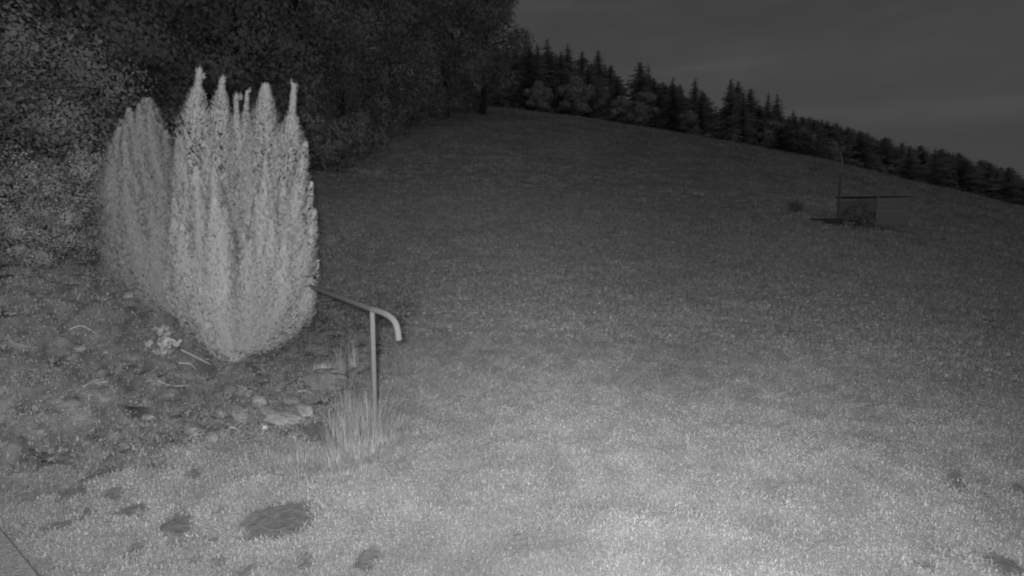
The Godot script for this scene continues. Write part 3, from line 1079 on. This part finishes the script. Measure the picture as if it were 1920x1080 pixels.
func bank_stones():
	# pixel, size in metres, turn, tone
	var list := [
		[243, 560, Vector3(0.36, 0.10, 0.16), -0.55, 0.42, "pale slab jutting from the bank below the round-topped conifer"],
		[448, 783, Vector3(0.40, 0.09, 0.15), -0.5, 0.48, "long pale stone slanting down the bank"],
		[487, 760, Vector3(0.12, 0.10, 0.10), 0.2, 0.46, "small square pale stone above the long slanting one"],
		[502, 780, Vector3(0.26, 0.06, 0.10), -0.35, 0.46, "thin pale stone right of the long slanting one"],
		[530, 796, Vector3(0.34, 0.12, 0.18), 0.05, 0.42, "broad pale stone low on the bank beside the dark hollow"],
		[571, 777, Vector3(0.26, 0.10, 0.14), -0.45, 0.44, "pale stone under the small marker peg's left"],
		[497, 809, Vector3(0.05, 0.04, 0.04), 0.0, 0.7, "tiny bright pebble below the pale stones"],
		[149, 662, Vector3(0.11, 0.06, 0.08), 0.3, 0.40, "small pale stone alone high on the left bank"],
		[182, 722, Vector3(0.18, 0.06, 0.10), 0.35, 0.36, "flat stone on the dim left bank, with a twin slope"],
		[358, 808, Vector3(0.22, 0.06, 0.10), -0.4, 0.38, "flat stone at the lower edge of the bank"],
		[400, 828, Vector3(0.15, 0.06, 0.09), -0.5, 0.40, "stone lowest on the bank where the lawn begins"],
		[316, 742, Vector3(0.28, 0.08, 0.16), -0.3, 0.33, "grey half-sunk stone in the middle of the bank"],
		[200, 668, Vector3(0.04, 0.03, 0.03), 0.0, 0.75, "tiny bright pebble high on the left bank"],
		[278, 788, Vector3(0.10, 0.05, 0.07), 0.4, 0.38, "small stone left of the flat one at the bank's edge"],
		[545, 756, Vector3(0.2, 0.07, 0.12), -0.2, 0.34, "grey stone between the square pale one and the peg"],
		[616, 728, Vector3(0.42, 0.26, 0.34), 0.2, 0.28, "smooth round boulder under the feathery grass clump"],
		[430, 735, Vector3(0.24, 0.08, 0.15), -0.5, 0.30, "dull stone above the long slanting one"],
	]
	for i in list.size():
		var n = list[i]
		var p := hit(n[0], n[1])
		var o := build(stone_mesh(n[2] * Vector3(1.25, 1.15, 1.2), n[4] * 1.2, i), "bank_stone", M.stone)
		o.position = p + Vector3.UP * (n[2].y * 0.3 + 0.01)
		o.rotation = Vector3(0.08, n[3] - 0.4, -0.06)
		tag(o, n[5], "stone", "stones on the bank")

func rosette(leaves: int, long: float, wide: float, up: float, tone: float, round_leaf := false) -> ArrayMesh:
	var s := Soup.new()
	for i in leaves:
		var a := rng.randf() * TAU
		var out := Vector3(cos(a), 0, sin(a))
		var lift := up * rng.randf_range(0.3, 1.2)
		var along := (out + Vector3.UP * lift).normalized()
		var face := along.cross(Vector3(-out.z, 0, out.x)).normalized()
		if face.y < 0.0: face = -face
		var l := long * rng.randf_range(0.6, 1.2)
		var k := grey(tone * rng.randf_range(0.8, 1.2))
		if round_leaf:
			var c := out * rng.randf_range(0.02, long) + Vector3.UP * rng.randf_range(0.03, long * 0.9)
			var e1 := (out.rotated(Vector3.UP, rng.randf_range(-1, 1)) + Vector3.UP * rng.randf_range(-0.3, 0.6)).normalized()
			var e2 := e1.cross((Vector3.UP * 0.6 + Vector3(rng.randfn() * 0.3, 0, 1.0)).normalized()).normalized()
			for j in 7:
				var b0 := TAU * j / 7.0
				var b1 := TAU * (j + 1) / 7.0
				s.tri(c, c + (e1 * cos(b1) + e2 * sin(b1)) * wide, c + (e1 * cos(b0) + e2 * sin(b0)) * wide, k)
			s.tri(Vector3(0.004, 0, 0), c, Vector3(-0.004, 0, 0), k)
		else:
			leaf(s, along * l * 0.5, along, face, l, wide, k)
	return s.done()

func strands(n: int, tall: float, spread: float, wide: float, lean: float, tone: float) -> ArrayMesh:
	var s := Soup.new()
	for i in n:
		var a := rng.randf() * TAU
		var foot := Vector3(cos(a), 0, sin(a)) * spread * sqrt(rng.randf())
		var out := (foot / maxf(spread, 0.01) + Vector3(rng.randfn(), 0, rng.randfn()) * 0.35)
		var h := tall * rng.randf_range(0.5, 1.1)
		var side := Vector3(-out.z, 0, out.x).normalized() * wide
		var prev := foot
		var k := grey(tone * rng.randf_range(0.75, 1.25))
		for j in 4:
			var t := (j + 1) / 4.0
			var p := foot + Vector3.UP * h * (t - 0.3 * lean * t * t) + out * h * lean * t * t
			var w0 := side * (1.0 - 0.8 * j / 4.0)
			var w1 := side * (1.0 - 0.8 * t)
			s.tri(prev - w0, p - w1, prev + w0, k)
			s.tri(prev + w0, p - w1, p + w1, k)
			prev = p
	return s.done()

func bank_plants():
	rng.seed = 800
	var lit := "plants on the bank"
	for n in [
		[303, 668, "round", 0.24, 46, 0.62, "pale plant with round leaves, the brightest on the bank"],
		[312, 636, "round", 0.14, 22, 0.56, "smaller round-leaved plant just above the brightest one"],
		[350, 634, "round", 0.11, 16, 0.50, "round-leaved sprig right of the brightest plant, below the conifer"],
		[440, 672, "round", 0.15, 26, 0.48, "leafy sucker at the foot of the many-spired conifer"],
		[466, 656, "round", 0.10, 14, 0.46, "little leafy shoot right of the conifer's foot"],
		[497, 706, "rosette", 0.14, 12, 0.48, "starry rosette plant right below the conifer"],
		[535, 700, "rosette", 0.15, 10, 0.42, "loose rosette plant between the conifer and the pale grass clump"],
		[180, 700, "rosette", 0.16, 18, 0.36, "dim rosette plant on the left bank"],
		[100, 690, "rosette", 0.18, 20, 0.34, "dim rosette plant farthest left on the bank"],
		[395, 756, "rosette", 0.13, 16, 0.40, "rosette plant left of the long slanting stone"],
		[260, 706, "rosette", 0.16, 20, 0.26, "dark rosette plant below the brightest plant"],
	]:
		var p := hit(n[0], n[1])
		var m := rosette(n[4], n[3], 0.032, 0.9, n[5] * 0.9, true) if n[2] == "round" else rosette(n[4], n[3], 0.02, 0.8, n[5] * 0.9)
		var o := build(m, "bank_plant", M.leaf)
		o.position = p
		tag(o, n[6], "plant", lit)
	for n in [
		[607, 706, 520, 0.17, 0.17, 0.7, 0.8, "pale feathery grass clump, a soft round mop left of the post"],
		[652, 768, 46, 0.42, 0.14, 0.3, 0.60, "tall thin grass clump in front of the rail post"],
		[690, 822, 330, 0.40, 0.26, 0.35, 0.6, "pale grass clump around the post's foot"],
		[640, 885, 320, 0.18, 0.22, 0.5, 0.58, "bright shaggy grass clump below the dark hollow"],
		[560, 880, 240, 0.14, 0.24, 0.5, 0.55, "shaggy grass clump left of the brightest one"],
		[690, 865, 240, 0.17, 0.2, 0.5, 0.56, "shaggy grass clump right of the bright one, below the post"],
		[646, 838, 260, 0.3, 0.2, 0.4, 0.56, "pale grass clump between the peg and the post's foot"],
		[728, 815, 240, 0.2, 0.22, 0.5, 0.54, "grass clump just right of the post's foot"],
		[662, 690, 64, 0.4, 0.1, 0.2, 0.56, "thin seed stalks between the feathery mop and the post"],
		[500, 868, 70, 0.14, 0.2, 0.5, 0.52, "shaggy grass clump farthest left under the stones"],
		[640, 700, 64, 0.40, 0.08, 0.25, 0.55, "few tall thin grass stalks behind the feathery mop"],
		[755, 665, 40, 0.14, 0.1, 0.4, 0.50, "small grass tuft under the rail's down-turned end"],
	]:
		var p := hit(n[0], n[1])
		var o := build(strands(n[2], n[3], n[4], 0.003, n[5], n[6] * 0.85), "grass_clump", M.leaf)
		o.position = p
		tag(o, n[7], "grass clump", "taller grass clumps near the bank and post")
	# litter of dead leaves over the bank
	var s := Soup.new()
	for i in 5200:
		var x := rng.randf_range(-8.0, -1.6)
		var z := rng.randf_range(-10.5, -4.0)
		if rng.randf() > bank_share(x, z): continue
		var up := (Vector3.UP + Vector3(rng.randfn(), 0, rng.randfn()) * 0.35).normalized()
		var al := up.cross(Vector3(rng.randfn(), rng.randfn(), rng.randfn())).normalized()
		var l := rng.randf_range(0.025, 0.065)
		leaf(s, on(x, z, 0.02), al, up, l, l * 0.5, grey(clampf(rng.randfn(0.40, 0.11), 0.15, 0.7)))
	tag(build(s.done(), "leaf_litter", M.leaf), "dead leaves strewn over the stony bank", "", "", "stuff")
	var g := Soup.new()
	for i in 2600:
		var x := rng.randf_range(-9.0, -2.4)
		var z := rng.randf_range(-10.5, -4.5)
		if rng.randf() > bank_share(x, z) * smoothstep(-0.1, 0.25, patchy.get_noise_2d(x * 1.4, z * 1.4)): continue
		for j in 5:
			var p := on(x + rng.randfn(0.0, 0.03), z + rng.randfn(0.0, 0.03), rng.randf_range(0.03, 0.12))
			var up := (Vector3.UP + Vector3(rng.randfn(), 0, rng.randfn()) * 0.7).normalized()
			leaf(g, p, up.cross(Vector3(rng.randfn(), rng.randfn(), rng.randfn())).normalized(), up, 0.036, 0.022, grey(rng.randf_range(0.28, 0.42)))
	tag(build(g.done(), "ground_cover", M.leaf), "low creeping plants covering the bank", "", "", "stuff")

func bank_sticks():
	rng.seed = 900
	for n in [
		[340, 662, 396, 690, 0.012, "long pale dead stick below the small round-leaved sprig"],
		[334, 688, 368, 699, 0.012, "short pale stick just below the long one under the sprig"],
		[296, 724, 354, 731, 0.010, "straight thin stick lying level on the middle bank"],
		[158, 735, 196, 716, 0.010, "stick sloping the other way on the dim left bank"],
		[514, 670, 526, 686, 0.010, "curved short twig right below the conifer"],
		[545, 690, 532, 700, 0.008, "twig lying beside the loose rosette plant"],
		[440, 728, 470, 745, 0.009, "twig above the square pale stone"],
		[462, 745, 468, 752, 0.010, "stubby twig touching the square pale stone"],
		[130, 628, 190, 642, 0.010, "dim stick high on the left bank"],
		[560, 742, 590, 748, 0.008, "thin twig near the pale feathery grass clump"],
		[308, 796, 340, 806, 0.010, "stick beside the flat stone at the bank's edge"],
		[430, 812, 452, 818, 0.009, "twig lowest on the bank, below the long slanting stone"],
	]:
		var a := hit(n[0], n[1])
		var b := hit(n[2], n[3])
		var s := Soup.new()
		var m := a.lerp(b, 0.5) - a
		m.y = height(a.x + m.x, a.z + m.z) - a.y + 0.05
		var lift := Vector3(0, 0.04, 0)
		var path := smooth_path([lift, m + Vector3(rng.randf_range(-0.03, 0.03), 0.01, rng.randf_range(-0.03, 0.03)), b - a + lift], 4)
		n[4] *= 1.35
		s.tube(path, [n[4], n[4], n[4] * 0.9, n[4] * 0.9, n[4] * 0.8, n[4] * 0.7, n[4] * 0.6, n[4] * 0.5, n[4] * 0.3], 6, grey(0.6))
		s.tube(PackedVector3Array([path[4], path[4] + (b - a).rotated(Vector3.UP, 0.7) * 0.25 + Vector3.UP * 0.03]), [n[4] * 0.5, n[4] * 0.2], 5, grey(0.6))
		var o := build(s.done(), "dead_stick", M.wood)
		o.position = a
		tag(o, n[5], "stick", "dead sticks on the bank")

func small_things():
	# marker peg
	var p := hit(620, 798)
	var o := base("marker_peg", p, 0.3)
	tag(o, "thin pale bent marker peg at the edge of the dark hollow", "peg")
	var s := Soup.new()
	s.tube(PackedVector3Array([Vector3(0.0, -0.06, 0), Vector3(-0.012, 0.155, 0)]), [0.0055], 8, grey(0.7))
	build(s.done(), "shaft", M.metal, o)
	var h := Soup.new()
	h.tube(PackedVector3Array([Vector3(-0.012, 0.152, 0), Vector3(0.0, 0.163, 0.0), Vector3(0.022, 0.163, 0)]), [0.005], 8, grey(0.7))
	build(h.done(), "hook", M.metal, o)
	# stake in the shrubs
	var q := at(209, 292, 10.6)
	var f := on(q.x, q.z)
	var w := base("wooden_stake", f)
	tag(w, "pale wooden stake standing up out of the shrubs beside the round-topped conifer", "stake")
	var k := Soup.new()
	var top := at(210, 270, 10.6).y - f.y
	k.tube(PackedVector3Array([Vector3(-0.02, -0.2, 0), Vector3(0, top, 0)]), [0.035], 10, grey(0.5))
	build(k.done(), "shaft", M.wood, w)
	# concrete ledge in the near corner
	var a := hit(-6, 1002)
	var b := hit(62, 1090)
	var along := Vector3(b.x - a.x, 0, b.z - a.z)
	var dir := along.normalized()
	var left := Vector3(dir.z, 0, -dir.x)
	if left.x > 0.0: left = -left
	var c := a.lerp(b, 0.5) + left * 0.6
	var l := base("concrete_ledge", Vector3(c.x, minf(a.y, b.y), c.z))
	tag(l, "plain concrete ledge cutting the bottom left corner of the lawn", "ledge")
	var e := Soup.new()
	e.box(Vector3(0, 0.02, 0), Vector3(1.2, 0.16, 6.0), grey(0.6), Basis(left * -1.0, Vector3.UP, (left * -1.0).cross(Vector3.UP)), 0.012)
	build(e.done(), "slab", M.stone, l)
	# earth hollow under the stones
	var hc := hit(598, 812)
	var d := Soup.new()
	for i in 26:
		var an := TAU * i / 26.0
		var an2 := TAU * (i + 1) / 26.0
		var r1 := 0.27 + 0.12 * patchy.get_noise_2d(cos(an), sin(an))
		var r2 := 0.27 + 0.12 * patchy.get_noise_2d(cos(an2), sin(an2))
		var p0 := on(hc.x, hc.z, 0.03) - hc
		var p1 := on(hc.x + cos(an) * r1 * 1.1, hc.z + sin(an) * r1 * 0.8, 0.02) - hc
		var p2 := on(hc.x + cos(an2) * r2 * 1.1, hc.z + sin(an2) * r2 * 0.8, 0.02) - hc
		d.tri_n(p0, p1, p2, Vector3.UP, Vector3.UP, Vector3.UP, grey(0.33))
	var ho := build(d.done(), "earth_hollow", M.ground)
	ho.position = hc
	tag(ho, "dark bare earth hollow at the foot of the pale stones", "", "", "structure")
